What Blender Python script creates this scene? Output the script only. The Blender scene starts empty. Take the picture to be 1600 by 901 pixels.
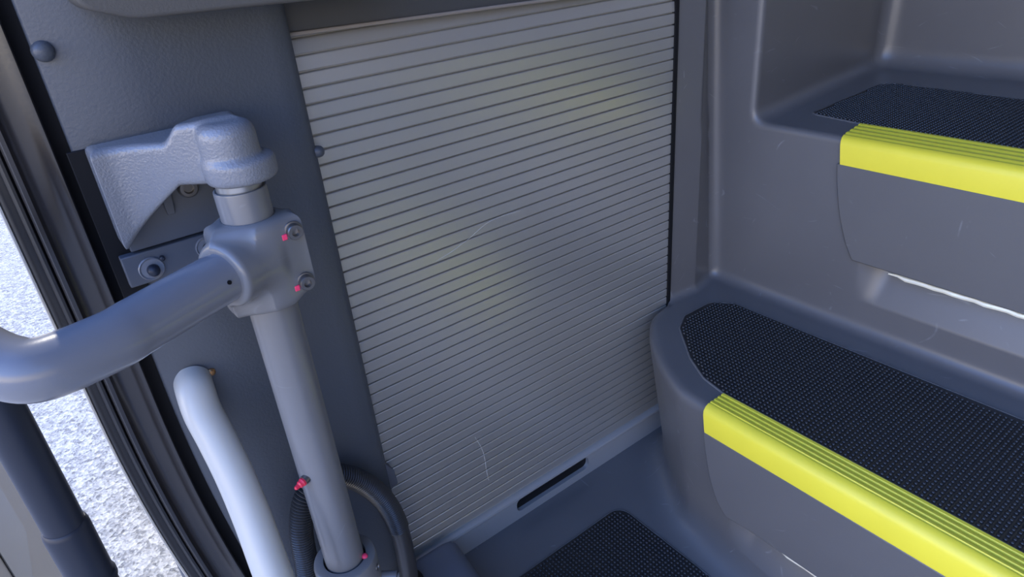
import bpy, math, random
import numpy as np
from mathutils import Vector, Matrix
random.seed(3)

# ------------------------------------------------------------------ camera
SC = bpy.context.scene
COL = SC.collection
M = np.array([[0.79190444, -0.60514166, -0.08179813],
              [-0.34355009, -0.33076849, -0.87895708],
              [0.5048373, 0.72415177, -0.4698335]])      # rows: image right, image down, forward
cam_d = bpy.data.cameras.new('camera')
cam = bpy.data.objects.new('camera', cam_d)
COL.objects.link(cam)
cam_d.sensor_width = 36.0
cam_d.lens = 1063.3 / 1600 * 36.0
cam_d.clip_start = 0.02
R = Matrix([M[0].tolist(), (-M[1]).tolist(), (-M[2]).tolist()]).transposed()
U = R.to_4x4()
U.translation = Vector((0, -0.65, 0.8233))
cam.matrix_world = U
SC.camera = cam

# ------------------------------------------------------------------ world, sun, exposure
SC.view_settings.view_transform = 'Standard'
SC.view_settings.look = 'None'
SC.view_settings.gamma = 1.0
SC.view_settings.use_curve_mapping = False
SC.view_settings.exposure = 0.42
SKY_STRENGTH = 1.0
world = bpy.data.worlds.new('sky')
SC.world = world
world.use_nodes = True
wn = world.node_tree
wn.nodes.clear()
wo = wn.nodes.new('ShaderNodeOutputWorld')
wb = wn.nodes.new('ShaderNodeBackground')
tc = wn.nodes.new('ShaderNodeTexCoord')
sx = wn.nodes.new('ShaderNodeSeparateXYZ')
rp = wn.nodes.new('ShaderNodeValToRGB')
rp.color_ramp.elements[0].position = 0.0
rp.color_ramp.elements[0].color = (1.10, 0.98, 0.81, 1)
rp.color_ramp.elements[1].position = 0.85
rp.color_ramp.elements[1].color = (0.12, 0.26, 0.78, 1)
e = rp.color_ramp.elements.new(0.14)
e.color = (1.10, 0.98, 0.82, 1)
e = rp.color_ramp.elements.new(0.33)
e.color = (0.29, 0.54, 1.20, 1)
wn.links.new(tc.outputs['Generated'], sx.inputs[0])
wn.links.new(sx.outputs['Z'], rp.inputs[0])
wn.links.new(rp.outputs[0], wb.inputs['Color'])
# the sky is brighter on the open side of the door (-X) than over the bus
mr_ = wn.nodes.new('ShaderNodeMapRange')
mr_.inputs[1].default_value = -1.0; mr_.inputs[2].default_value = 0.3
mr_.inputs[3].default_value = SKY_STRENGTH * 3.5; mr_.inputs[4].default_value = SKY_STRENGTH * 0.45
wn.links.new(sx.outputs['X'], mr_.inputs[0])
wn.links.new(mr_.outputs[0], wb.inputs['Strength'])
wn.links.new(wb.outputs[0], wo.inputs[0])

sun_d = bpy.data.lights.new('sun', 'SUN')
sun_d.energy = 2.9
sun_d.angle = math.radians(0.6)
sun_d.color = (1.0, 0.94, 0.84)
sun = bpy.data.objects.new('sun', sun_d)
COL.objects.link(sun)
sun.rotation_euler = Vector((-0.03, 0.74, 0.67)).to_track_quat('Z', 'Y').to_euler()

# ------------------------------------------------------------------ materials
def mat(name, col, rough=0.5, metal=0.0, bump=0.0, bscale=300.0, var=0.0, vscale=8.0,
        scratch=0.0, coat=0.0, spec=0.5, bdist=0.001, trans=0.0, rvar=0.0):
    m = bpy.data.materials.new(name)
    m.use_nodes = True
    nt = m.node_tree
    b = nt.nodes['Principled BSDF']
    b.inputs['Roughness'].default_value = rough
    b.inputs['Metallic'].default_value = metal
    b.inputs['Coat Weight'].default_value = coat
    b.inputs['Specular IOR Level'].default_value = spec
    b.inputs['Transmission Weight'].default_value = trans
    c = (*col, 1)
    b.inputs['Base Color'].default_value = c
    t = nt.nodes.new('ShaderNodeTexCoord')
    L = nt.links.new
    last = None
    if var > 0:
        n = nt.nodes.new('ShaderNodeTexNoise')
        n.inputs['Scale'].default_value = vscale
        n.inputs['Detail'].default_value = 6
        L(t.outputs['Object'], n.inputs['Vector'])
        mx = nt.nodes.new('ShaderNodeMix'); mx.data_type = 'RGBA'
        mx.inputs[6].default_value = tuple(v * (1 - var) for v in col) + (1,)
        mx.inputs[7].default_value = tuple(min(1, v * (1 + var)) for v in col) + (1,)
        L(n.outputs['Fac'], mx.inputs[0])
        last = mx.outputs[2]
        if rvar > 0:
            mr = nt.nodes.new('ShaderNodeMapRange')
            mr.inputs[3].default_value = rough - rvar
            mr.inputs[4].default_value = rough + rvar
            L(n.outputs['Fac'], mr.inputs[0]); L(mr.outputs[0], b.inputs['Roughness'])
    if scratch > 0:
        # thin pale scuff lines: level lines of smooth noises, broken up by a mask
        acc = None
        for sc_, off in ((10.0, 0.0), (16.0, 3.1), (13.0, 7.7)):
            mp = nt.nodes.new('ShaderNodeMapping'); mp.inputs['Location'].default_value = (off, off * .7, off * 1.3)
            mp.inputs['Rotation'].default_value = (off * .3, off * .2, off * .5)
            mp.inputs['Scale'].default_value = (1, .6, 1.3)
            n0 = nt.nodes.new('ShaderNodeTexNoise'); n0.inputs['Scale'].default_value = sc_; n0.inputs['Detail'].default_value = 0
            sb_ = nt.nodes.new('ShaderNodeMath'); sb_.operation = 'SUBTRACT'; sb_.inputs[1].default_value = 0.5
            ab_ = nt.nodes.new('ShaderNodeMath'); ab_.operation = 'ABSOLUTE'
            lt = nt.nodes.new('ShaderNodeMapRange'); lt.inputs[1].default_value = 0.0; lt.inputs[2].default_value = 0.0006 * sc_
            lt.inputs[3].default_value = 1.0; lt.inputs[4].default_value = 0.0
            nz = nt.nodes.new('ShaderNodeTexNoise'); nz.inputs['Scale'].default_value = sc_ * 2.6; nz.inputs['Detail'].default_value = 2
            r = nt.nodes.new('ShaderNodeValToRGB')
            r.color_ramp.elements[0].position = 0.60; r.color_ramp.elements[0].color = (0, 0, 0, 1)
            r.color_ramp.elements[1].position = 0.72; r.color_ramp.elements[1].color = (1, 1, 1, 1)
            mm = nt.nodes.new('ShaderNodeMath'); mm.operation = 'MULTIPLY'
            L(t.outputs['Object'], mp.inputs[0]); L(mp.outputs[0], n0.inputs['Vector']); L(mp.outputs[0], nz.inputs['Vector'])
            L(n0.outputs['Fac'], sb_.inputs[0]); L(sb_.outputs[0], ab_.inputs[0]); L(ab_.outputs[0], lt.inputs[0]); L(nz.outputs['Fac'], r.inputs[0])
            L(lt.outputs[0], mm.inputs[0]); L(r.outputs[0], mm.inputs[1])
            if acc is None: acc = mm.outputs[0]
            else:
                ad = nt.nodes.new('ShaderNodeMath'); ad.operation = 'MAXIMUM'
                L(acc, ad.inputs[0]); L(mm.outputs[0], ad.inputs[1]); acc = ad.outputs[0]
        mu = nt.nodes.new('ShaderNodeMath'); mu.operation = 'MULTIPLY'; mu.inputs[1].default_value = scratch
        L(acc, mu.inputs[0])
        m2 = nt.nodes.new('ShaderNodeMix'); m2.data_type = 'RGBA'
        L(mu.outputs[0], m2.inputs[0])
        if last: L(last, m2.inputs[6])
        else: m2.inputs[6].default_value = c
        m2.inputs[7].default_value = (0.45, 0.46, 0.48, 1)
        last = m2.outputs[2]
    if last: L(last, b.inputs['Base Color'])
    if bump > 0:
        n = nt.nodes.new('ShaderNodeTexNoise')
        n.inputs['Scale'].default_value = bscale
        n.inputs['Detail'].default_value = 3
        L(t.outputs['Object'], n.inputs['Vector'])
        bp = nt.nodes.new('ShaderNodeBump')
        bp.inputs['Strength'].default_value = bump
        bp.inputs['Distance'].default_value = bdist
        L(n.outputs['Fac'], bp.inputs['Height']); L(bp.outputs[0], b.inputs['Normal'])
    return m

MT = {}
MT['mould'] = mat('moulded_grey_plastic', (0.125, 0.121, 0.119), 0.34, bump=0.06, bscale=900, var=0.10, vscale=9, scratch=0.30, spec=0.55, rvar=0.015)
MT['riser'] = mat('riser_grey_plastic', (0.125, 0.121, 0.118), 0.42, bump=0.12, bscale=1400, var=0.06, vscale=14, scratch=0.22)
MT['leather'] = mat('grained_grey_vinyl', (0.075, 0.083, 0.096), 0.42, bump=0.35, bscale=420, var=0.06, vscale=6, bdist=0.0008)
MT['cast'] = mat('textured_cast_cover', (0.20, 0.206, 0.218), 0.27, bump=0.5, bscale=520, bdist=0.0012, spec=0.7)
MT['post'] = mat('grey_powder_coat', (0.175, 0.174, 0.173), 0.26, bump=0.05, bscale=900, var=0.06, vscale=20, scratch=0.15, spec=0.6)
MT['arm'] = mat('grey_gloss_powder_coat', (0.205, 0.212, 0.232), 0.22, bump=0.04, bscale=1200, spec=0.7)
MT['silver'] = mat('silver_sleeve_metal', (0.42, 0.42, 0.41), 0.3, metal=0.75)
MT['alu'] = mat('brushed_aluminium_slats', (0.58, 0.565, 0.525), 0.36, metal=0.72, bump=0.03, bscale=1500, var=0.05, vscale=5, scratch=0.12)
MT['alurail'] = mat('anodised_aluminium_rail', (0.50, 0.505, 0.50), 0.33, metal=0.5, bump=0.02, bscale=1500)
MT['black'] = mat('black_rubber', (0.009, 0.009, 0.010), 0.65, spec=0.2)
MT['seal'] = mat('black_door_seal', (0.011, 0.011, 0.012), 0.42, spec=0.55, bump=0.05, bscale=300)
MT['jamb'] = mat('dark_brown_grey_rubber', (0.022, 0.019, 0.018), 0.27, spec=0.75, bump=0.06, bscale=250, var=0.1, vscale=30)
MT['stud'] = mat('black_studded_rubber', (0.020, 0.020, 0.0205), 0.30, spec=0.6)
MT['yellow'] = mat('yellow_nosing_plastic', (0.88, 0.755, 0.055), 0.38, var=0.05, vscale=25, spec=0.5)
MT['white'] = mat('pale_silver_handle_paint', (0.56, 0.545, 0.49), 0.33, spec=0.5)
MT['darktube'] = mat('dark_slate_tube_paint', (0.022, 0.027, 0.04), 0.42, spec=0.4)
MT['hose'] = mat('black_corrugated_plastic', (0.045, 0.044, 0.043), 0.30, spec=0.55)
MT['red'] = mat('red_plastic_cap', (0.75, 0.03, 0.07), 0.35)
MT['pink'] = mat('pink_paint_mark', (0.90, 0.05, 0.14), 0.5)
MT['bolt'] = mat('dull_steel_bolt', (0.25, 0.24, 0.23), 0.35, metal=0.9)
MT['clear'] = mat('clear_plastic_cap', (0.42, 0.43, 0.46), 0.2, trans=0.5)
MT['darkplate'] = mat('dark_painted_plate', (0.09, 0.098, 0.115), 0.5, bump=0.05, bscale=600)
MT['header'] = mat('olive_grey_panel', (0.058, 0.058, 0.057), 0.55, bump=0.08, bscale=700)
MT['over'] = mat('warm_grey_vinyl', (0.10, 0.094, 0.083), 0.45, bump=0.2, bscale=500)
MT['cream'] = mat('cream_edge_trim', (0.62, 0.57, 0.48), 0.4)
MT['browntrim'] = mat('brown_grey_trim', (0.27, 0.235, 0.20), 0.35)
MT['lens'] = mat('pale_step_light_lens', (0.92, 0.86, 0.66), 0.12, spec=0.8, coat=0.5)
MT['box'] = mat('slate_grey_moulded_box', (0.105, 0.115, 0.14), 0.5, bump=0.1, bscale=700)
MT['leaf'] = mat('beige_grey_door_skin', (0.30, 0.285, 0.265), 0.5, var=0.06, vscale=5)
MT['leafdark'] = mat('dark_grey_door_glass', (0.10, 0.105, 0.115), 0.3)
MT['shell'] = mat('bus_interior_grey', (0.30, 0.30, 0.31), 0.7)

# exposed aggregate pavement
def pavement_mat():
    m = bpy.data.materials.new('pale_aggregate_pavement'); m.use_nodes = True
    nt = m.node_tree; b = nt.nodes['Principled BSDF']; L = nt.links.new
    t = nt.nodes.new('ShaderNodeTexCoord')
    v = nt.nodes.new('ShaderNodeTexVoronoi'); v.inputs['Scale'].default_value = 90
    v2 = nt.nodes.new('ShaderNodeTexVoronoi'); v2.inputs['Scale'].default_value = 230
    r = nt.nodes.new('ShaderNodeValToRGB')
    r.color_ramp.elements[0].color = (0.15, 0.158, 0.17, 1); r.color_ramp.elements[0].position = 0.1
    r.color_ramp.elements[1].color = (0.74, 0.735, 0.72, 1); r.color_ramp.elements[1].position = 0.9
    s = nt.nodes.new('ShaderNodeSeparateColor')
    mx = nt.nodes.new('ShaderNodeMix'); mx.inputs[0].default_value = 0.45
    s2 = nt.nodes.new('ShaderNodeSeparateColor')
    for n in (v, v2): L(t.outputs['Object'], n.inputs['Vector'])
    L(v.outputs['Color'], s.inputs[0]); L(v2.outputs['Color'], s2.inputs[0])
    L(s.outputs[0], mx.inputs[2]); L(s2.outputs[1], mx.inputs[3]); L(mx.outputs[0], r.inputs[0])
    L(r.outputs[0], b.inputs['Base Color']); b.inputs['Roughness'].default_value = 0.7
    bp = nt.nodes.new('ShaderNodeBump'); bp.inputs['Strength'].default_value = 0.5; bp.inputs['Distance'].default_value = 0.004
    L(v.outputs['Distance'], bp.inputs['Height']); L(bp.outputs[0], b.inputs['Normal'])
    return m
MT['pave'] = pavement_mat()

# ------------------------------------------------------------------ helpers
def tag(o, label=None, cat=None, group=None, kind=None):
    if label: o['label'] = label
    if cat: o['category'] = cat
    if group: o['group'] = group
    if kind: o['kind'] = kind
    return o

def thing(name, loc, label, cat, group=None, kind=None):
    o = bpy.data.objects.new(name, None); COL.objects.link(o)
    o.location = loc; o.empty_display_size = 0.02
    bpy.context.view_layer.update()
    return tag(o, label, cat, group, kind)

class MB:
    def __init__(s): s.v = []; s.f = []
    def add(s, vs, fs):
        o = len(s.v); s.v += [tuple(map(float, p)) for p in vs]; s.f += [tuple(i + o for i in f) for f in fs]; return s
    def box(s, a, b):
        x0, y0, z0 = a; x1, y1, z1 = b
        return s.add([(x0,y0,z0),(x1,y0,z0),(x1,y1,z0),(x0,y1,z0),(x0,y0,z1),(x1,y0,z1),(x1,y1,z1),(x0,y1,z1)],
              [(3,2,1,0),(4,5,6,7),(0,1,5,4),(1,2,6,5),(2,3,7,6),(3,0,4,7)])
    def prism(s, pts, a, b, axis=2):
        """closed 2-D polygon pts (ccw) extruded from a to b along axis"""
        def mk(p, h):
            return {2: (p[0], p[1], h), 1: (p[0], h, p[1]), 0: (h, p[0], p[1])}[axis]
        n = len(pts)
        vs = [mk(p, a) for p in pts] + [mk(p, b) for p in pts]
        fs = [tuple(range(n - 1, -1, -1)), tuple(range(n, 2 * n))]
        fs += [(i, (i + 1) % n, n + (i + 1) % n, n + i) for i in range(n)]
        return s.add(vs, fs)
    def sweep(s, path, rad, n=24, cap=True, closed_r=None):
        P = [Vector(p) for p in path]; N = len(P)
        rs = rad if hasattr(rad, '__len__') else [rad] * N
        T = [(P[min(i + 1, N - 1)] - P[max(i - 1, 0)]).normalized() for i in range(N)]
        u = T[0].orthogonal().normalized(); rings = []
        for i in range(N):
            u = (u - T[i] * u.dot(T[i])).normalized(); w = T[i].cross(u)
            rings.append([P[i] + (u * math.cos(2 * math.pi * k / n) + w * math.sin(2 * math.pi * k / n)) * rs[i] for k in range(n)])
        vs = [p for r in rings for p in r]; fs = []
        for i in range(N - 1):
            for k in range(n):
                fs.append((i * n + k, i * n + (k + 1) % n, (i + 1) * n + (k + 1) % n, (i + 1) * n + k))
        if cap: fs += [tuple(range(n - 1, -1, -1)), tuple((N - 1) * n + k for k in range(n))]
        return s.add(vs, fs)
    def lathe(s, prof, c, axis, n=32):
        """prof: (radius, height) list, along axis from point c"""
        A = Vector(axis).normalized(); u = A.orthogonal().normalized(); w = A.cross(u); c = Vector(c)
        vs = [c + A * h + (u * math.cos(2 * math.pi * k / n) + w * math.sin(2 * math.pi * k / n)) * max(r, 1e-5) for r, h in prof for k in range(n)]
        fs = []
        for i in range(len(prof) - 1):
            for k in range(n):
                fs.append((i * n + k, i * n + (k + 1) % n, (i + 1) * n + (k + 1) % n, (i + 1) * n + k))
        fs += [tuple(range(n - 1, -1, -1)), tuple((len(prof) - 1) * n + k for k in range(n))]
        return s.add(vs, fs)
    def build(s, name, m, parent=None, smooth=True, bevel=0, seg=3, angle=35):
        me = bpy.data.meshes.new(name); me.from_pydata(s.v, [], s.f); me.validate(); me.update()
        import bmesh as bmm
        b = bmm.new(); b.from_mesh(me); bmm.ops.recalc_face_normals(b, faces=b.faces); b.to_mesh(me); b.free()
        o = bpy.data.objects.new(name, me); COL.objects.link(o)
        me.materials.append(m if not isinstance(m, str) else MT[m])
        if bevel:
            bv = o.modifiers.new('bevel', 'BEVEL'); bv.width = bevel; bv.segments = seg; bv.limit_method = 'ANGLE'
            bv.angle_limit = math.radians(30); bv.harden_normals = False
        if smooth:
            for p in me.polygons: p.use_smooth = True
            me.set_sharp_from_angle(angle=math.radians(angle))
        if parent is not None:
            o.parent = parent; o.matrix_parent_inverse = parent.matrix_world.inverted()
        return o

def spline(pts, n=12):
    """Catmull-Rom through pts"""
    P = [Vector(p) for p in pts]; P = [P[0] * 2 - P[1]] + P + [P[-1] * 2 - P[-2]]; out = []
    for i in range(1, len(P) - 2):
        a, b, c, d = P[i - 1:i + 3]
        for k in range(n):
            t = k / n
            out.append(0.5 * ((2 * b) + (c - a) * t + (2 * a - 5 * b + 4 * c - d) * t * t + (3 * b - a - 3 * c + d) * t ** 3))
    out.append(P[-2]); return out

def round_poly(pts, r, n=6):
    """round corners of closed 2-D polygon; r may be a list"""
    out = []; N = len(pts)
    for i in range(N):
        p = Vector(pts[i]); a = Vector(pts[i - 1]); b = Vector(pts[(i + 1) % N])
        ri = r[i] if hasattr(r, '__len__') else r
        if ri <= 0: out.append(tuple(p)); continue
        da = (a - p); db = (b - p); la = da.length; lb = db.length; da.normalize(); db.normalize()
        ang = math.acos(max(-1, min(1, da.dot(db)))); t = min(ri / math.tan(ang / 2), la * .48, lb * .48)
        q0 = p + da * t; q1 = p + db * t
        for k in range(n + 1):
            s = k / n; out.append(tuple((1 - s) ** 2 * q0 + 2 * s * (1 - s) * p + s * s * q1))
    return out

# ---- signed-distance surfaces for the moulded shapes (surface nets, then projected on the surface)
def smin(a, b, k):
    h = np.maximum(k - np.abs(a - b), 0) / k
    return np.minimum(a, b) - h * h * k * 0.25
def smax(a, b, k): return -smin(-a, -b, k)
def sstep(a, b, x):
    t = np.clip((x - a) / (b - a), 0, 1); return t * t * (3 - 2 * t)
def sd_poly(px, py, V):
    V = np.array(V, dtype=np.float32); d = np.full(px.shape, 1e9, np.float32); s = np.ones(px.shape, np.float32)
    n = len(V); j = n - 1
    for i in range(n):
        ex, ey = V[j] - V[i]; wx = px - V[i][0]; wy = py - V[i][1]
        t = np.clip((wx * ex + wy * ey) / (ex * ex + ey * ey), 0, 1)
        bx = wx - ex * t; by = wy - ey * t; d = np.minimum(d, bx * bx + by * by)
        c1 = py >= V[i][1]; c2 = py < V[j][1]; c3 = ex * wy > ey * wx
        fl = (c1 & c2 & c3) | (~c1 & ~c2 & ~c3); s = np.where(fl, -s, s); j = i
    return s * np.sqrt(d)
def sdf_mesh(fn, lo, hi, h):
    lo = np.array(lo, float); hi = np.array(hi, float); h = np.array(h if hasattr(h, '__len__') else (h,) * 3, float)
    n = np.ceil((hi - lo) / h).astype(int) + 1
    ax = [(lo[i] + h[i] * np.arange(n[i])).astype(np.float32) for i in range(3)]
    X, Y, Z = np.meshgrid(*ax, indexing='ij', sparse=True)
    D = fn(X, Y, Z); D = np.ascontiguousarray(np.broadcast_to(D, tuple(n))).astype(np.float32)
    S = D < 0
    c = np.zeros(tuple(n - 1), np.int8)
    for i in (0, 1):
        for j in (0, 1):
            for k in (0, 1):
                c += S[i:n[0] - 1 + i, j:n[1] - 1 + j, k:n[2] - 1 + k]
    act = (c > 0) & (c < 8); idx = -np.ones(act.shape, np.int64); I = np.argwhere(act); idx[act] = np.arange(len(I))
    P = np.zeros((len(I), 3)); W = np.zeros(len(I))
    cn = [(i, j, k) for i in (0, 1) for j in (0, 1) for k in (0, 1)]
    for a in cn:
        for b in cn:
            if sum(b) - sum(a) == 1 and all(y >= x for x, y in zip(a, b)):
                da = D[I[:, 0] + a[0], I[:, 1] + a[1], I[:, 2] + a[2]]; db = D[I[:, 0] + b[0], I[:, 1] + b[1], I[:, 2] + b[2]]
                cr = (da < 0) != (db < 0); t = np.where(cr, da / np.where(cr, da - db, 1), 0)
                q = np.array(a)[None] + t[:, None] * (np.array(b) - np.array(a))[None]
                P += q * cr[:, None]; W += cr
    P = lo + (I + P / W[:, None]) * h
    F = []
    for axis in range(3):
        o1, o2 = [(1, 2), (2, 0), (0, 1)][axis]
        sl = [slice(None)] * 3; sl[axis] = slice(0, -1); s0 = S[tuple(sl)]; sl[axis] = slice(1, None); s1 = S[tuple(sl)]
        E = np.argwhere(s0 != s1); ok = (E[:, o1] > 0) & (E[:, o2] > 0) & (E[:, o1] < n[o1] - 1) & (E[:, o2] < n[o2] - 1); E = E[ok]
        v = []
        for da, db in ((1, 1), (0, 1), (0, 0), (1, 0)):
            e_ = E.copy(); e_[:, o1] -= da; e_[:, o2] -= db; v.append(idx[e_[:, 0], e_[:, 1], e_[:, 2]])
        Q = np.stack(v, 1); flip = ~s0[E[:, 0], E[:, 1], E[:, 2]]; Q[flip] = Q[flip][:, ::-1]; F.append(Q)
    F = np.concatenate(F)
    def grad(P):
        g = np.zeros_like(P); ep = 4e-4
        for a in range(3):
            q = P.copy(); q[:, a] += ep; r = P.copy(); r[:, a] -= ep
            g[:, a] = (fn(*q.T) - fn(*r.T)) / (2 * ep)
        return g
    for _ in range(3):
        g = grad(P); d = fn(*P.T); st = d / np.maximum((g * g).sum(1), 1e-3)
        stp = g * st[:, None]; ln = np.linalg.norm(stp, axis=1); mxs = h.min() * .5
        P -= stp * np.minimum(1, mxs / np.maximum(ln, 1e-9))[:, None]
    g = grad(P); N = g / np.maximum(np.linalg.norm(g, axis=1), 1e-6)[:, None]
    return P, F, N
def sdf_obj(name, P, F, N, m, parent=None):
    used = np.unique(F); remap = -np.ones(len(P), int); remap[used] = np.arange(len(used))
    me = bpy.data.meshes.new(name); me.from_pydata(P[used].tolist(), [], remap[F].tolist()); me.update()
    o = bpy.data.objects.new(name, me); COL.objects.link(o); me.materials.append(MT[m])
    me.polygons.foreach_set('use_smooth', [True] * len(me.polygons))
    me.normals_split_custom_set_from_vertices(N[used].tolist())
    if parent is not None: o.parent = parent; o.matrix_parent_inverse = parent.matrix_world.inverted()
    return o

# ------------------------------------------------------------------ outside ground, bus shell, added light-blocking walls
mb = MB(); mb.box((-14, -14, -0.47), (14, 14, -0.35))
tag(mb.build('pavement', 'pave', smooth=False), kind='structure')

mb = MB(); mb.box((-0.02, -2.3, 2.10), (2.4, 1.6, 2.16))
tag(mb.build('ceiling', 'shell', smooth=False), kind='structure')
mb = MB(); mb.box((-0.02, .07, -0.30), (2.4, .10, 2.10))  # unseen backing wall, added to stop light leaking in behind the shutter
tag(mb.build('wall_leak_block', 'shell', smooth=False), kind='structure')
mb = MB(); mb.box((.30, -1.65, -0.30), (2.4, -1.60, 2.10))  # unseen wall, added to block sky light and darken the upper side wall
tag(mb.build('wall_shade_block', 'shell', smooth=False), kind='structure')
mb = MB(); mb.box((2.4, -2.3, -0.2), (2.46, 1.6, 2.10))
tag(mb.build('wall_right', 'shell', smooth=False), kind='structure')

# ------------------------------------------------------------------ moulded stair well (floor, steps, walls)
LIP = [(.770,.02),(.767,0.0),(.716,-.010),(.686,-.028),(.653,-.060),(.632,-.088),(.614,-.115),(.598,-.145),(.587,-.172),(.5835,-.200),(.583,-.225)]
lip_s = [tuple(p)[:2] for p in spline([(x, y, 0) for x, y in LIP], 3)]
STEP1 = lip_s + [(.583, -1.3), (1.2, -1.3), (1.2, .02)]
Z1, Z2 = .259, .535
def stair_sdf(x, y, z):
    x = np.asarray(x, np.float32) if not hasattr(x, 'dtype') else x
    d = z + 0 * x + 0 * y
    # first step: curved outline, skirt tapers inward towards the floor near the corner
    w = sstep(-.36, -.12, y) * .030 + .003
    tp = w * np.clip(1 - z / Z1, 0, 1)
    o2 = sd_poly(x + 0 * y, y + 0 * x, STEP1)
    scoop1 = .022 * np.clip((z - .048) / .055, 0, 1.2) * sstep(-.262, -.300, y)
    d1 = smax(o2 + tp + scoop1 * (z < .24), z - Z1 + 0 * x, .016)
    # shutter surround: strip, then a recess
    gr = .004 + .060 * np.clip(z - .26, 0, 1)
    xe = .822 - .016 * (z - .26)
    g = np.where(x < xe, -.008 * (x - .765) / (xe - .765), -.008 + (gr + .008) * np.clip((x - xe) / .050, 0, 1))
    dw = smax((g - y) * .85, .765 - x, .003)
    # second riser and tread
    scoop2 = .024 * np.clip((z - .306) / .058, 0, 1.2) * sstep(-.236, -.275, y)
    # pillar and upper side wall
    hy = -.050 + .115 * (x - .885)
    d2 = smax(.885 + scoop2 * (z < .50) - x, smin((hy - y) * .99, z - Z2 + 0 * x, .024), .010)
    d3 = 1.338 + .03 * (z - Z2) - x
    u = smin(d, d1, .050)
    u = smin(u, dw, .014)
    u = smin(u, d2, .019)
    u = smin(u, d3, .034)
    # stay clear of the shutter on the left
    return smax(u, np.minimum(np.minimum(y + .0015, .7655 - x), z - .0004), .001)
P, F, N = sdf_mesh(stair_sdf, (.295, -.93, -.018), (1.46, .045, 1.15), (.005, .006, .005))
fc = P[F].mean(1)
isfloor = (fc[:, 2] < .02) & (sd_poly(fc[:, 0], fc[:, 1], STEP1) > .022)
fl = sdf_obj('floor', P, F[isfloor], N, 'mould'); tag(fl, kind='structure')
steps = thing('moulded_stair_well', (1.0, -.4, 0), 'grey moulded plastic stair well with two rubber-matted steps beside the shutter', 'steps')
tag(sdf_obj('stair_shell', P, F[~isfloor], N, 'mould', steps), 'scuffed grey moulded plastic')

def stud_mat(name, outline, z, parent, pitch=.0060, ylim=-.92, label=None):
    base = MB(); base.prism(outline, z - .003, z + .0006)
    V = np.array(outline); n = 6; prof = [(.0024, 0), (.0022, .0012), (.0013, .0021)]
    xs = np.arange(V[:, 0].min(), V[:, 0].max(), pitch); ys = np.arange(max(V[:, 1].min(), ylim), V[:, 1].max(), pitch)
    gx, gy = np.meshgrid(xs, ys, indexing='ij'); ins = sd_poly(gx.astype(np.float32), gy.astype(np.float32), outline) < -.0030
    cs = [(math.cos(2 * math.pi * k / n), math.sin(2 * math.pi * k / n)) for k in range(n)]
    for x, y in zip(gx[ins], gy[ins]):
        jx = random.uniform(-.0002, .0002); jy = random.uniform(-.0002, .0002)
        o = len(base.v)
        for r, h in prof:
            for c, s_ in cs: base.v.append((x + jx + r * c, y + jy + r * s_, z + .0006 + h))
        for i in range(2):
            for k in range(n): base.f.append((o + i * n + k, o + i * n + (k + 1) % n, o + (i + 1) * n + (k + 1) % n, o + (i + 1) * n + k))
        base.f.append(tuple(o + 2 * n + k for k in range(n)))
    me = bpy.data.meshes.new(name); me.from_pydata(base.v, [], base.f); me.update()
    ob = bpy.data.objects.new(name, me); COL.objects.link(ob); me.materials.append(MT['stud'])
    me.polygons.foreach_set('use_smooth', [True] * len(me.polygons)); me.set_sharp_from_angle(angle=math.radians(60))
    if parent is not None: ob.parent = parent; ob.matrix_parent_inverse = parent.matrix_world.inverted()
    return tag(ob, label)

def rim(name, outline, z, parent, w=.0022, h=.0016):
    """fine raised lip around a mat"""
    pts = [Vector((p[0], p[1], z)) for p in outline]; mbr = MB()
    n = len(pts); vs = []; fs = []
    for i in range(n):
        t = (pts[(i + 1) % n] - pts[i - 1]).normalized(); nn = Vector((t.y, -t.x, 0))
        for a, b in ((0, -.002), (0, h), (w * .5, h * 1.1), (w, h * .4), (w * 1.5, -.002)):
            q = pts[i] + nn * a; vs.append((q.x, q.y, z + b))
    for i in range(n):
        for k in range(4):
            j = (i + 1) % n; fs.append((i * 5 + k, j * 5 + k, j * 5 + k + 1, i * 5 + k + 1))
    mbr.add(vs, fs); return mbr.build(name, 'mould', parent, angle=60)

m1 = round_poly([(.832,-.95),(.8305,-.52),(.825,-.083),(.803,-.054),(.742,-.053),(.708,-.072),(.657,-.135),(.633,-.178),(.6245,-.217),(.6235,-.95)],
                [0, 0, .012, .018, .018, .02, .03, .03, .01, 0])
stud_mat('tread_mat', m1, Z1, steps, label='black studded rubber mat on the lower step')
rim('mat_rim', m1, Z1, steps)
m2 = round_poly([(1.196,-.95),(1.194,-.291),(1.205,-.098),(1.187,-.081),(1.140,-.083),(.972,-.092),(.966,-.102),(.956,-.175),(.955,-.95)],
                [0, 0, .010, .012, 0, .004, .004, .01, 0])
stud_mat('tread_mat', m2, Z2, steps, label='black studded rubber mat on the upper step')
rim('mat_rim', m2, Z2, steps)
m0 = round_poly([(.561,-.95),(.5605,-.087),(.335,-.087),(.335,-.95)], [0, .024, .012, 0])
fm = stud_mat('floor_mat', m0, 0.0, None, label='black studded rubber mat set in the blue-grey floor below the steps')
tag(fm, cat='mat')
rim('mat_rim', m0, 0.0, fm)

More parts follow.
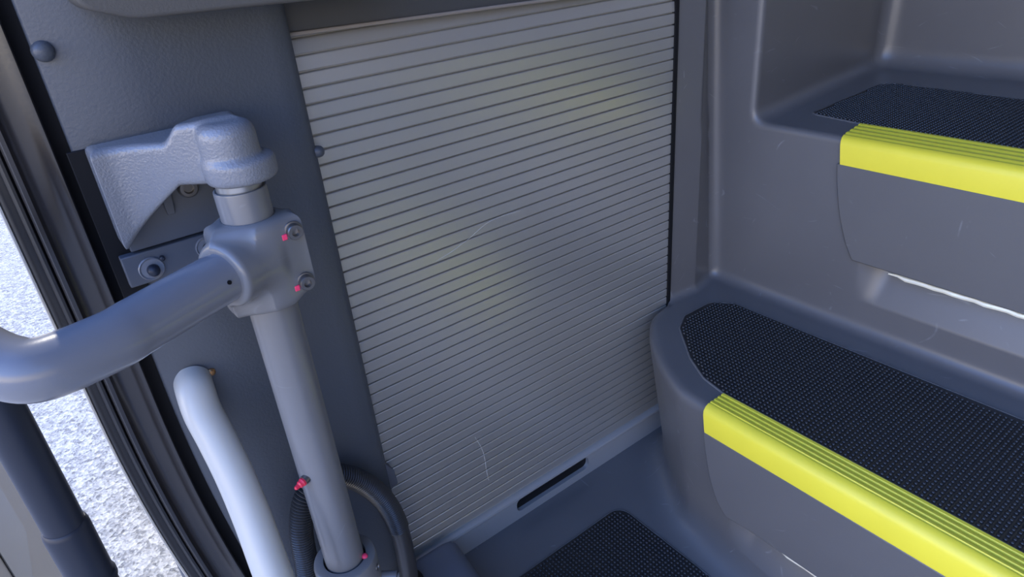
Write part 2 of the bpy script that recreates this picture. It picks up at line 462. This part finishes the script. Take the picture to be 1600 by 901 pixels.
def nosing(name, x0, xb, zt, zb, yl, parent, label, slant=.004):
    """yellow L-shaped strip with lengthwise ridges, extruded along y"""
    prof = [(x0 - .0018, zb), (x0 - .0024, zb + .004), (x0 - .0024, zt - .010), (x0 - .0010, zt - .004), (x0 + .003, zt - .0002), (x0 + .008, zt + .0022)]
    n = 4; w0 = x0 + .010; pw = (xb - w0) / n
    for i in range(n):
        a = w0 + i * pw
        prof += [(a, zt + .0024), (a + pw * .12, zt + .0010), (a + pw * .24, zt + .0010), (a + pw * .38, zt + .0030), (a + pw * .9, zt + .0030)]
    prof += [(xb, zt + .002), (xb, zt - .002), (x0 + .012, zt - .002), (x0 + .006, zt - .012), (x0 + .006, zb)]
    m_ = MB(); vs = []; L = len(prof); ys = [yl, -.95]
    for j, y in enumerate(ys):
        for (x, z) in prof:
            dy = 0
            if j == 0: dy = slant * (x - x0) / (xb - x0) - .006 * max(0, (zt - z) / (zt - zb)) ** 1.0 * .8
            vs.append((x, y + dy, z))
    fs = [(i, (i + 1) % L, L + (i + 1) % L, L + i) for i in range(L)] + [tuple(range(L - 1, -1, -1)), tuple(range(L, 2 * L))]
    m_.add(vs, fs); o = m_.build(name, 'yellow', parent, angle=50); return tag(o, label)
nosing('nosing_strip', .583, .6225, Z1, .2215, -.2175, steps, 'bright yellow ribbed edge of the lower step', .0)
nosing('nosing_strip', .882, .9535, Z2, .4985, -.1880, steps, 'bright yellow ribbed edge of the upper step', .012)

def riser(x, pts, parent, label):
    m_ = MB(); m_.prism(round_poly(pts, [.02] * (len(pts) - 4) + [.006, 0, 0, 0] if False else 0), x, x + .034, axis=0)
    o = m_.build('riser_panel', 'riser', parent, bevel=.0018, seg=2); return tag(o, label)
def seam(top, bot):
    return [tuple(p)[:2] for p in spline([(a, b, 0) for a, b in top], 5)]
s1 = seam([(-.2200,.2225),(-.2235,.200),(-.2330,.158),(-.2480,.122),(-.2640,.1035)], None)
riser(.5805, s1 + [(-.300,.1075),(-.95,.1075),(-.95,.2225)], steps, 'smooth grey panel below the lower yellow edge')
s2 = seam([(-.1880,.500),(-.1925,.470),(-.2020,.430),(-.2160,.392),(-.2300,.3665)], None)
riser(.8795, s2 + [(-.95,.3635),(-.95,.500)], steps, 'smooth grey panel below the upper yellow edge')

def light_strip(x, y0, z, parent, y1=-.95):
    pts = []; yy = np.arange(y0, y1, -.012)
    m_ = MB(); path = [(x + .0006 * math.sin(i * 1.7), y, z + .0007 * math.sin(i * 2.3)) for i, y in enumerate(yy)]
    m_.sweep(path, [.0036 if i > 1 else .0012 + .0008 * i for i in range(len(path))], n=8)
    return tag(m_.build('step_light', 'lens', parent), 'pale glossy step light strip')
light_strip(.8870, -.280, .3605, steps)
light_strip(.5870, -.330, .1040, steps, -.42)

# ------------------------------------------------------------------ roller shutter
sh = thing('roller_shutter', (.5, 0, .0), 'silver aluminium roller shutter of narrow horizontal slats behind the grey post', 'shutter')
def yb(z):
    zc = .700
    return 0.0 if z < zc else (z - zc) ** 2 / (2 * .13)
prof = []
z = .0495 + .0005; k = 0
zs = [.747 - .015 * i for i in range(47)][::-1]
zs = zs + [.762, .777]
prof.append((.004, zs[0] - .006))
for z0, z1_ in zip(zs[:-1], zs[1:]):
    prof += [(.0045 + yb(z0), z0 + .0002), (.0010 + yb(z0), z0 + .0005), (.0000 + yb(z0), z0 + .0016),
             (.0000 + yb(z0 + .0138), z0 + .0132), (.0006 + yb(z0 + .0145), z0 + .0140), (.0045 + yb(z0 + .0145), z0 + .0143)]
prof = [(y, z) for y, z in prof]
pv = MB(); vs = []; nn = len(prof)
for x in (.20, .7590):
    for (y, z) in prof: vs.append((x, y, z))
back = [(y + .006, z) for y, z in prof[::nn - 1]]
fs = [(i, nn + i, nn + i + 1, i + 1) for i in range(nn - 1)]
b0 = len(vs)
for x in (.20, .7590):
    vs += [(x, .012, prof[0][1]), (x, .045, prof[-1][1])]
fs += [(b0, b0 + 1, b0 + 3, b0 + 2), (nn, b0 + 2, b0 + 3, 2 * nn - 1), ]
pv.add(vs, fs)
nf = len(pv.f)
for sc_pts in (((.348,.480),(.365,.483),(.382,.488),(.399,.4935),(.416,.5008),(.432,.5050),(.453,.5060),(.477,.5035)),
               ((.367,.200),(.375,.176),(.378,.155),(.3785,.131),(.380,.111))):
    pv.sweep(spline([(x, -.0001, z) for x, z in sc_pts], 6), .00034, n=6)
o = pv.build('slat_curtain', 'alu', sh, smooth=False)
o.data.materials.append(mat('pale_scratch', (0.50, 0.49, 0.45), 0.5))
for q_ in o.data.polygons:
    if q_.index >= nf: q_.material_index = 1
# bottom rail with finger slot
mb = MB(); prof_r = [(.004, .0005), (-.0005, .001), (-.0010, .040), (-.0042, .0425), (-.0060, .0455), (-.0052, .0490), (-.0015, .0515), (.004, .0520)]
xa, xb_ = .20, .7600; sa, sb = .4235, .5750; sz0, sz1 = .0150, .0390
vs = []; L = len(prof_r)
mb.prism([(y, z) for y, z in prof_r[2:]] , xa, xb_, axis=0)
slot = round_poly([(sa, sz0), (sb, sz0), (sb, sz1), (sa, sz1)], .0110, 8)
# face plate of the rail with the slot cut through
outer = [(xa, .0005), (xb_, .0005), (xb_, .040), (xa, .040)]
yf = -.0010; vs = [(x, yf, z) for x, z in outer]; fs = []
ns = len(slot); vs += [(x, yf, z) for x, z in slot]; vs += [(x, .010, z) for x, z in slot]
# stitch outer quad to slot ring
def cls(p):
    cx = (p[0] < (sa + sb) / 2); cz = (p[1] < (sz0 + sz1) / 2)
    return 0 if (cx and cz) else 1 if (not cx and cz) else 2 if (not cx and not cz) else 3
cl = [cls(p) for p in slot]
for i in range(ns):
    j = (i + 1) % ns
    if cl[i] == cl[j]: fs.append((cl[i], 4 + j, 4 + i))
    else: fs.append((cl[i], cl[j], 4 + j, 4 + i))
for i in range(ns): fs.append((4 + i, 4 + (i + 1) % ns, 4 + ns + (i + 1) % ns, 4 + ns + i))
mb.add(vs, fs)
rail = mb.build('bottom_rail', 'alurail', sh, angle=30)
mb = MB(); mb.prism(round_poly([(sa - .004, sz0 - .004), (sb + .004, sz0 - .004), (sb + .004, sz1 + .004), (sa - .004, sz1 + .004)], .014, 8), .0085, .012, axis=1)
mb.prism(round_poly([(sa - .0002, sz0 - .0002), (sb + .0002, sz0 - .0002), (sb + .0002, sz1 + .0002), (sa - .0002, sz1 + .0002)], .0110, 8), .006, .009, axis=1)
tag(mb.build('finger_slot', 'black', rail), 'black recessed finger slot')
mb = MB(); mb.prism([(.7592, -.002), (.7655, -.0025), (.7665, .0), (.7665, .03), (.7592, .03)], .0, .752)
tag(mb.build('guide_channel', 'black', sh), 'black guide channel')

# panel above the shutter with its trim line, slightly out of level
hw = MB()
zl, zr = .7535, .7375
hw.add([(.20, -.004, zl), (.79, -.004, zr), (.79, -.002, 1.15), (.20, -.002, 1.15), (.20, .05, zl), (.79, .05, zr), (.79, .05, 1.15), (.20, .05, 1.15)],
       [(0, 1, 2, 3), (7, 6, 5, 4), (4, 5, 1, 0), (3, 2, 6, 7), (0, 3, 7, 4), (1, 5, 6, 2)])
tag(hw.build('wall_back', 'header', smooth=False, bevel=.002), kind='structure')
mb = MB(); mb.sweep([(.20, -.0055, zl - .0006), (.50, -.0055, (zl + zr) / 2), (.768, -.0055, zr - .0000)], .0018, n=8)
tag(mb.build('trim_1', 'browntrim'), kind='structure')
# lining that continues the wall behind and above the recess
mb = MB(); mb.box((.79, .040, .28), (.90, .05, 1.15)); tag(mb.build('wall_lining', 'mould', smooth=False), kind='structure')

# ------------------------------------------------------------------ left pillar panel
def bend(z): return .018 * max(0.0, (.46 - z) / .27) ** 2 if z < .46 else 0.0
zz = [-.02 + .03 * i for i in range(41)]
def strip(name, sect, m, parent=None, z0=-.4, z1=1.2, closed=True, angle=40, follow=1.0):
    """vertical extrusion of a section (x,y) that follows the curve of the bus side"""
    zs_ = np.linspace(z0, z1, int((z1 - z0) / .03) + 2); vs = []; L = len(sect)
    for z in zs_:
        b = bend(max(z, 0.0)) * follow
        for (x, y) in sect: vs.append((x + b, y, z))
    fs = []; K = len(zs_)
    for i in range(K - 1):
        for k in range(L if closed else L - 1):
            fs.append((i * L + k, i * L + (k + 1) % L, (i + 1) * L + (k + 1) % L, (i + 1) * L + k))
    fs += [tuple(range(L - 1, -1, -1)), tuple((K - 1) * L + k for k in range(L))]
    return MB().add(vs, fs).build(name, m, parent, angle=angle)

# panel section: left edge follows the jamb, right edge rolled, bottom right notch at z=.222
mb = MB(); zs_ = np.linspace(-.02, 1.15, 60); vs = []
sec = [(.033, .004), (.033, -.018), (.035, -.020), (.10, -.0205), (.205, -.0205), (.220, -.0195), (.2275, -.0155), (.2300, -.009), (.2300, .0035)]
for z in zs_:
    b = bend(z); kx = 1.0
    for i, (x, y) in enumerate(sec):
        vs.append((x + (b if i < 3 else 0), y, z))
L = len(sec); fs = []
for i in range(len(zs_) - 1):
    for k in range(L): fs.append((i * L + k, i * L + (k + 1) % L, (i + 1) * L + (k + 1) % L, (i + 1) * L + k))
mb.add(vs, fs)
tag(mb.build('wall_left', 'leather', angle=50), kind='structure')

def plug(x, y, z, r, label, dr=(0, -1, 0)):
    m_ = MB(); m_.lathe([(r * 1.02, -.002), (r * 1.0, .0012), (r * .86, .0040), (r * .55, .0058), (r * .2, .0064), (.0001, .0065)], (x, y, z), dr, 24)
    return tag(m_.build('screw_cap', 'leather', angle=70), label, 'screw cap')
plug(.0395, -.0200, .7695, .0076, 'round grey screw cap high on the left panel near the black door seal')
plug(.2300, -.0130, .6450, .0058, 'small grey screw cap on the panel edge beside the shutter', (1, -.5, 0))

# lower rubber foot of panel edge
ft = MB(); ft.prism(round_poly([(.2265, .205), (.238, .209), (.2365, .232), (.2265, .250)], [.0, .003, .003, 0], 4), -.016, .0, axis=1)
tag(ft.build('edge_clip', 'darkplate', bevel=.001), 'small dark clip at the foot of the grey panel edge, touching the shutter', 'clip')

# grey overhang at the top left
mb = MB(); sec = []
ov = round_poly([(.055, .86), (.066, .797), (.10, .7855), (.30, .7805), (.30, 1.05), (.055, 1.05)], [.03, .018, .05, .004, 0, 0], 6)
mb.prism(ov, -.072, -.020, axis=1)
o = mb.build('dash_overhang', 'over', bevel=.010, seg=4); tag(o, 'warm grey padded panel edge overhanging the top left corner', 'panel')

# ------------------------------------------------------------------ door frame seals
df = thing('door_frame', (-.0, -.01, -.3), 'dark ridged rubber-lined door frame running down beside the grey left panel', 'door frame')
tag(strip('inner_gasket', [(.020, .02), (.020, -.010), (.0235, -.0085), (.0265, -.006), (.0335, -.006), (.0345, .02)], 'black', df), 'black inner gasket')
tag(strip('frame_extrusion', [(-.010,.03),(-.0105,-.0140),(-.0085,-.0175),(-.0055,-.0175),(-.0035,-.0145),(-.0005,-.0125),(.004,-.0125),(.009,-.0130),(.014,-.0145),(.0175,-.0185),(.0205,-.0190),(.0220,-.0165),(.0225,-.010),(.0225,.03)], 'jamb', df), 'dark brown-grey rubber extrusion with rounded ridges')
tag(strip('outer_seal', [(-.0255,.03),(-.0255,-.002),(-.0235,-.005),(-.0205,-.006),(-.0175,-.006),(-.0165,-.0085),(-.0145,-.0105),(-.0125,-.0105),(-.0108,-.008),(-.0105,.03)], 'seal', df), 'black outer seal')
tag(strip('edge_trim', [(-.0285,.03),(-.0285,-.0005),(-.0277,-.002),(-.0262,-.002),(-.0256,-.0005),(-.0256,.03)], 'cream', df, z0=-.4, z1=1.2), 'thin cream metal edge')

# ------------------------------------------------------------------ raised box at the lower left, under the hose
def box_sdf(x, y, z):
    a = (x - .3015 - .10 * (y + .02) - .35 * (0.068 - z) * .35) * .98
    d = smax(z - .068 + 0 * x, a, .022)
    d = smax(d, y + .0135 + 0 * x, .010)
    return smax(d, .19 - x, .01)
P, F, N = sdf_mesh(box_sdf, (.18, -.62, .0005), (.33, .0, .085), (.004, .006, .003))
lb = thing('moulded_box', (.25, -.2, .0), 'slate grey moulded box with rounded edges standing on the floor against the shutter', 'box')
sdf_obj('box_shell', P, F, N, 'box', lb)

# ------------------------------------------------------------------ vertical post with clamp and swing arm
PX, PY = .127, -.110
post = thing('door_post', (PX, PY, .16), 'grey vertical door post with a clamp and bent arm between cast cover and foot collar', 'post')
mb = MB(); mb.lathe([(.0203, .10), (.0203, .6590), (.0200, .6602), (.0190, .6605), (.0175, .6595), (.0175, .60)], (PX, PY, 0), (0, 0, 1), 64)
mb.build('tube', 'post', post, angle=40)
mb = MB(); mb.lathe([(.0174, .60), (.0174, .6650), (.0178, .6652), (.0178, .690)], (PX, PY, 0), (0, 0, 1), 48)
tag(mb.build('upper_spindle', 'silver', post), 'pale bare metal spindle')
# clamp body
AD = np.array([-.896, -.444, 0.0]); A0 = np.array([PX - .002, PY - .006, .603])
def clamp_sdf(x, y, z):
    zc = .599; hz = .0375
    r = np.sqrt((x - PX) ** 2 + (y - PY) ** 2) + 0 * z
    c1 = r - .0290
    # flat flange to the right with two bolts, facing the camera side
    sl = z - .10 * (x - PX)
    fx = np.maximum(np.abs(x - (PX + .017)) - .0170, np.abs(y - (PY - .013)) - .0110)
    c2 = fx + 0 * z
    lf = np.maximum(np.abs(x - (PX - .022)) - .0120, np.abs(y - (PY - .004)) - .012) + 0 * z
    b = smin(smin(c1, c2, .014), lf, .012)
    top = np.maximum(z - (zc + hz - .02 * (x - PX)), (zc - hz - .0025 + .02 * (x - PX) + 1.6 * np.clip(x - PX - .012, 0, 1) ** 1.0 * .25) - z)
    d = smax(b, top, .010)
    # socket boss round the arm
    rx, ry, rz = x - A0[0], y - A0[1], z - A0[2]
    t = rx * AD[0] + ry * AD[1] + rz * AD[2]
    q = np.sqrt(np.maximum((rx - t * AD[0]) ** 2 + (ry - t * AD[1]) ** 2 + (rz - t * AD[2]) ** 2, 1e-12))
    s = smax(q - .0268, np.maximum(t - .0390, -t), .006)
    d = smin(d, s, .008)
    return smax(d, .0202 - r, .001)
P, F, N = sdf_mesh(clamp_sdf, (.07, -.165, .545), (.185, -.07, .655), .0016)
clamp = sdf_obj('clamp', P, F, N, 'post', post)
for zb_, xb2 in ((.6235, .1515), (.5780, .1510)):
    m_ = MB(); c = (xb2, PY - .0262, zb_)
    m_.lathe([(.0074, -.001), (.0078, .0004), (.0075, .0010), (.0064, .0012), (.0064, .0056), (.0058, .0066), (.0034, .0066), (.0030, .0026), (.0001, .0024)], c, (0, -1, 0), 24)
    b_ = m_.build('bolt', 'bolt', clamp, angle=40); tag(b_, 'steel socket bolt')
    m_ = MB(); m_.box((xb2 - .0104, PY - .0290, zb_ - .0052), (xb2 - .0062, PY - .0240, zb_ - .0004))
    tag(m_.build('paint_mark', 'pink', b_, bevel=.0006), 'pink paint mark')
# swing arm
p = lambda t: (A0 + AD * t)
arm_pts = [p(.0), p(.03), p(.06), p(.09), p(.115), p(.134)]
last = p(.135)
def QD(dp, px, py):
    v = M.T @ np.array([(px - 800) / 1063.3, (py - 450.5) / 1063.3, 1.0]); return np.array([0, -.65, .8233]) + v * dp
tail = [(-.0330, -.1850, .6050), (-.0500, -.1790, .6105), (-.0640, -.1640, .6210), (-.0760, -.1430, .6350), (-.0900, -.1170, .6550), (-.1150, -.0700, .690)]
ap = spline([tuple(q) for q in arm_pts] + tail, 8)
mb = MB(); mb.sweep(ap, .0203, n=48); arm = mb.build('swing_arm', 'arm', post, angle=40)
tag(arm, 'thick glossy bent grey tube')
pe = Vector(A0 + AD * .048) + Vector((.0083, -.0182, .004)) * 1.02
mb = MB(); mb.lathe([(.0016, -.001), (.0017, .0006)], tuple(pe), (.0083, -.0182, .004), 12); mb.build('rivet_hole', 'black', arm)
# red cap on the post
cc = np.array([PX - .0180, PY - .0110, .3745]); cd = Vector((-.90, -.30, -.10)).normalized()
mb = MB(); mb.lathe([(.0048, -.003), (.0048, .002), (.0030, .0024), (.0030, .004)], tuple(cc), tuple(cd), 20)
nip = mb.build('grease_nipple', 'bolt', post)
mb = MB(); mb.lathe([(.0042, .0022), (.0044, .004), (.0036, .0052), (.0036, .0072), (.0024, .0084), (.0020, .0120), (.0008, .0130)], tuple(cc), tuple(cd), 20)
tag(mb.build('cap', 'red', nip), 'small red plastic cap')

# foot collar
fcx = thing('post_collar', (PX, PY, .10), 'stout grey ring collar with set screws holding the foot of the post', 'collar')
mb = MB(); mb.lathe([(.0220, .16), (.0220, .2440), (.0226, .2455), (.0300, .2455), (.0322, .2440), (.0330, .2415), (.0340, .160), (.0345, .10)], (PX, PY, 0), (0, 0, 1), 64)
ring = mb.build('ring', 'post', fcx, angle=35)
mb = MB(); mb.lathe([(.0205, .10), (.0219, .10), (.0219, .2410), (.0205, .2410)], (PX, PY, 0), (0, 0, 1), 48); mb.build('bush', 'black', fcx)
for a in (math.radians(232), math.radians(318)):
    dv = Vector((math.cos(a), math.sin(a), 0)); c = Vector((PX, PY, .2290)) + dv * .0328
    mb = MB(); mb.lathe([(.0036, -.001), (.0038, .0010), (.0030, .0012), (.0026, -.0005), (.0001, -.0008)], tuple(c), tuple(dv), 18)
    tag(mb.build('set_screw', 'bolt', fcx), 'dark set screw')
mb = MB(); mb.sweep([(PX + .024, PY - .014, .204), (PX + .042, PY - .026, .202)], .0078, n=20); mb.lathe([(.0056, 0), (.0058, .002), (.003, .0035)], (PX + .042, PY - .026, .202), (.8, -.6, -.1), 18)
mb.build('clamp_ear', 'post', fcx, bevel=.001)
mb = MB(); mb.lathe([(.0030, -.0005), (.0032, .0018), (.0022, .0030), (.0012, .0034)], (PX + .0165, PY - .0150, .2450), (0.2, -.3, 1), 14)
tag(mb.build('paint_mark', 'pink', fcx), 'pink paint mark')

# ------------------------------------------------------------------ cast bracket cover
def cover_sdf(x, y, z):
    # low plate on the left, against the panel
    zt = .6975
    diag = (( .609 - z) + (x - .038) * 1.02) / 1.43           # below the slanting lower edge
    a = np.maximum(np.maximum(.041 - x, x - .125), np.maximum(-.058 - y, y + .022))
    a = smax(a, np.maximum(z - zt + 0 * x, diag), .009)
    # raised block on the right that reaches out to the post
    yfr = -.052 - .056 * sstep(.050, .130, x)
    b = np.maximum(smax(.041 - x, x - .156 - .25 * (y + .04), .001), np.maximum((yfr - y) * .8, y + .022))
    b = smax(b, np.maximum(z - (.6985 + (.0125 - .15 * (y + .08)) * sstep(.086, .104, x - .45 * (y + .08))), np.minimum(diag, .6640 - z)), .007)
    r = np.sqrt((x - PX - .001) ** 2 + (y - PY) ** 2)
    c = smax(r - .0215 + 0 * z, np.maximum(z - .7125, .668 - z), .012)
    ft_ = smax(np.sqrt((x - PX - .005) ** 2 + (y - PY) ** 2) - .0272 + 0 * z, np.maximum(z - .6850, .6660 - z), .006)
    u = smin(b, smin(c, ft_, .005), .004)
    # hollow beneath
    ho = np.maximum(np.maximum(.047 - x, x - .125), np.maximum(yfr + .007 - y, z - .689))
    return smax(u, -ho, .002)
P, F, N = sdf_mesh(cover_sdf, (.03, -.155, .598), (.175, -.014, .725), .0018)
cov = thing('bracket_cover', (.09, -.02, .66), 'rough-textured grey cast cover over the top of the door post', 'cover')
sdf_obj('cover_shell', P, F, N, 'cast', cov)

mb = MB(); mb.box((.0285, -.0235, .555), (.050, -.0206, .6955)); tag(mb.build('backing_plate', 'black', cov, bevel=.0008), 'black backing plate')
# mounting plates behind the clamp
mp = thing('mounting_plate', (.07, -.02, .60), 'dark grey mounting plates with capped bolts behind the arm, below the cast cover', 'bracket')
mb = MB(); mb.box((.046, -.0290, .606), (.125, -.0206, .672)); mb.build('upper_plate', 'darkplate', mp, bevel=.001)
mb = MB(); mb.box((.036, -.0320, .5765), (.125, -.0206, .6045)); mb.build('lower_plate', 'darkplate', mp, bevel=.0012)
mb = MB(); mb.prism([(.082, .63), (.088, .63), (.092, .668), (.080, .668)], -.034, -.028, axis=1); mb.build('rib', 'darkplate', mp, bevel=.0008)
mb = MB(); mb.lathe([(.0085, 0), (.0085, .004), (.007, .006), (.0045, .006), (.004, .003), (.0001, .003)], (.104, -.029, .648), (0, -1, 0), 24); mb.build('bolt', 'bolt', mp)
for x, z, r in ((.0560, .5885, .0105), (.1040, .5925, .0100)):
    mb = MB(); mb.lathe([(r, 0), (r, .0012), (r * .93, .0022), (r * .80, .0012), (r * .5, .0012)], (x, -.0320, z), (0, -1, 0), 28)
    w_ = mb.build('washer_cap', 'clear', mp); tag(w_, 'clear plastic cap ring')
    mb = MB(); mb.lathe([(.0052, 0), (.0052, .0035), (.0044, .0062), (.0024, .0078), (.0006, .0082)], (x + .0008, -.0325, z - .0012), (0, -1, 0), 24)
    tag(mb.build('bolt_head', 'darktube', w_), 'dark domed bolt head')
mb = MB(); mb.lathe([(.0022, 0), (.0022, .003), (.001, .004)], (.0665, -.0320, .5950), (0, -1, 0), 14); mb.build('small_screw', 'darktube', mp)

# ------------------------------------------------------------------ pale grab handle
gh = thing('grab_handle', (.054, -.02, .46), 'pale silver curved grab handle on the left panel beside the door frame', 'grab handle')
hp = spline([(.0570, -.0180, .4630), (.0545, -.034, .4590), (.0530, -.0480, .4430), (.0548, -.0640, .4210), (.0565, -.0850, .3890), (.0560, -.1080, .3500), (.0535, -.1340, .3080), (.0520, -.160, .262), (.056, -.175, .215), (.0595, -.170, .165), (.0595, -.12, .085), (.0595, -.0220, .065)], 8)
mb = MB(); mb.sweep(hp, .0172, n=40); mb.build('tube', 'white', gh, angle=50)
mb = MB(); mb.lathe([(.0040, 0), (.0040, .0015), (.0024, .0032), (.0004, .0036)], (.0745, -.0205, .4650), (0, -1, 0), 16)
tag(mb.build('screw', mat('brass_screw', (.45, .24, .10), .35, metal=.8), gh), 'brownish screw head')

# ------------------------------------------------------------------ corrugated hose
hs = thing('corrugated_hose', (.21, -.05, .07), 'black corrugated cable hose looping behind the foot of the post', 'hose')
hpts = [(.088, -.060, .120), (.091, -.060, .165), (.097, -.060, .215), (.103, -.058, .262), (.118, -.055, .297), (.142, -.052, .308), (.170, -.050, .288), (.192, -.050, .256), (.2075, -.050, .215), (.2140, -.050, .170), (.2145, -.050, .125), (.2130, -.050, .085)]
sp = spline(hpts, 20)
# resample evenly, alternate radius for the corrugations
dist = [0]
for a, b in zip(sp[:-1], sp[1:]): dist.append(dist[-1] + (b - a).length)
step_ = .0008; tot = dist[-1]; samples = []; i = 0; s = 0
while s < tot:
    while dist[i + 1] < s: i += 1
    t = (s - dist[i]) / (dist[i + 1] - dist[i]); samples.append(sp[i].lerp(sp[i + 1], t)); s += step_
rad = []
for q, pt in enumerate(samples):
    plain = 0 if q * step_ < tot * .80 else 1
    rad.append(.0118 if plain else [.0124, .0130, .0124, .0100][q % 4])
mb = MB(); mb.sweep(samples, rad, n=24); mb.build('hose_tube', 'hose', hs, angle=50)
mb = MB(); mb.lathe([(.0125, .052), (.0175, .052), (.0185, .060), (.0180, .078), (.0165, .0820), (.0128, .0820)], (.2130, -.050, 0), (0, 0, 1), 32)
tag(mb.build('cuff', 'black', hs), 'black rubber cuff')

# ------------------------------------------------------------------ door leaf outside with its rail
dl = MB(); dl.box((-.235, .22, -.22), (-.205, 1.15, 1.35))
dle = dl.build('door_1', 'leaf', bevel=.006); tag(dle, kind='structure')
mb = MB(); mb.box((-.2045, .30, .02), (-.2025, .50, 1.2)); tag(mb.build('glass_panel', 'leafdark', dle, bevel=.001), 'dark strip')
rt = thing('door_rail', (-.080, -.056, .2), 'dark slate vertical tube outside the door frame, lower left', 'rail')
mb = MB(); mb.sweep([(-.0800, -.056, .70), (-.0800, -.056, .385)], .0163, n=40); mb.build('tube', 'darktube', rt)
mb = MB(); mb.lathe([(.0165, .399), (.0180, .3970), (.0186, .393), (.0184, .350), (.0184, .3330), (.0198, .3320), (.0198, .3270), (.0180, .326), (.0180, .10)], (-.0800, -.056, 0), (0, 0, 1), 40)
tag(mb.build('sleeve', 'darktube', rt, angle=30), 'wider sleeve joint')
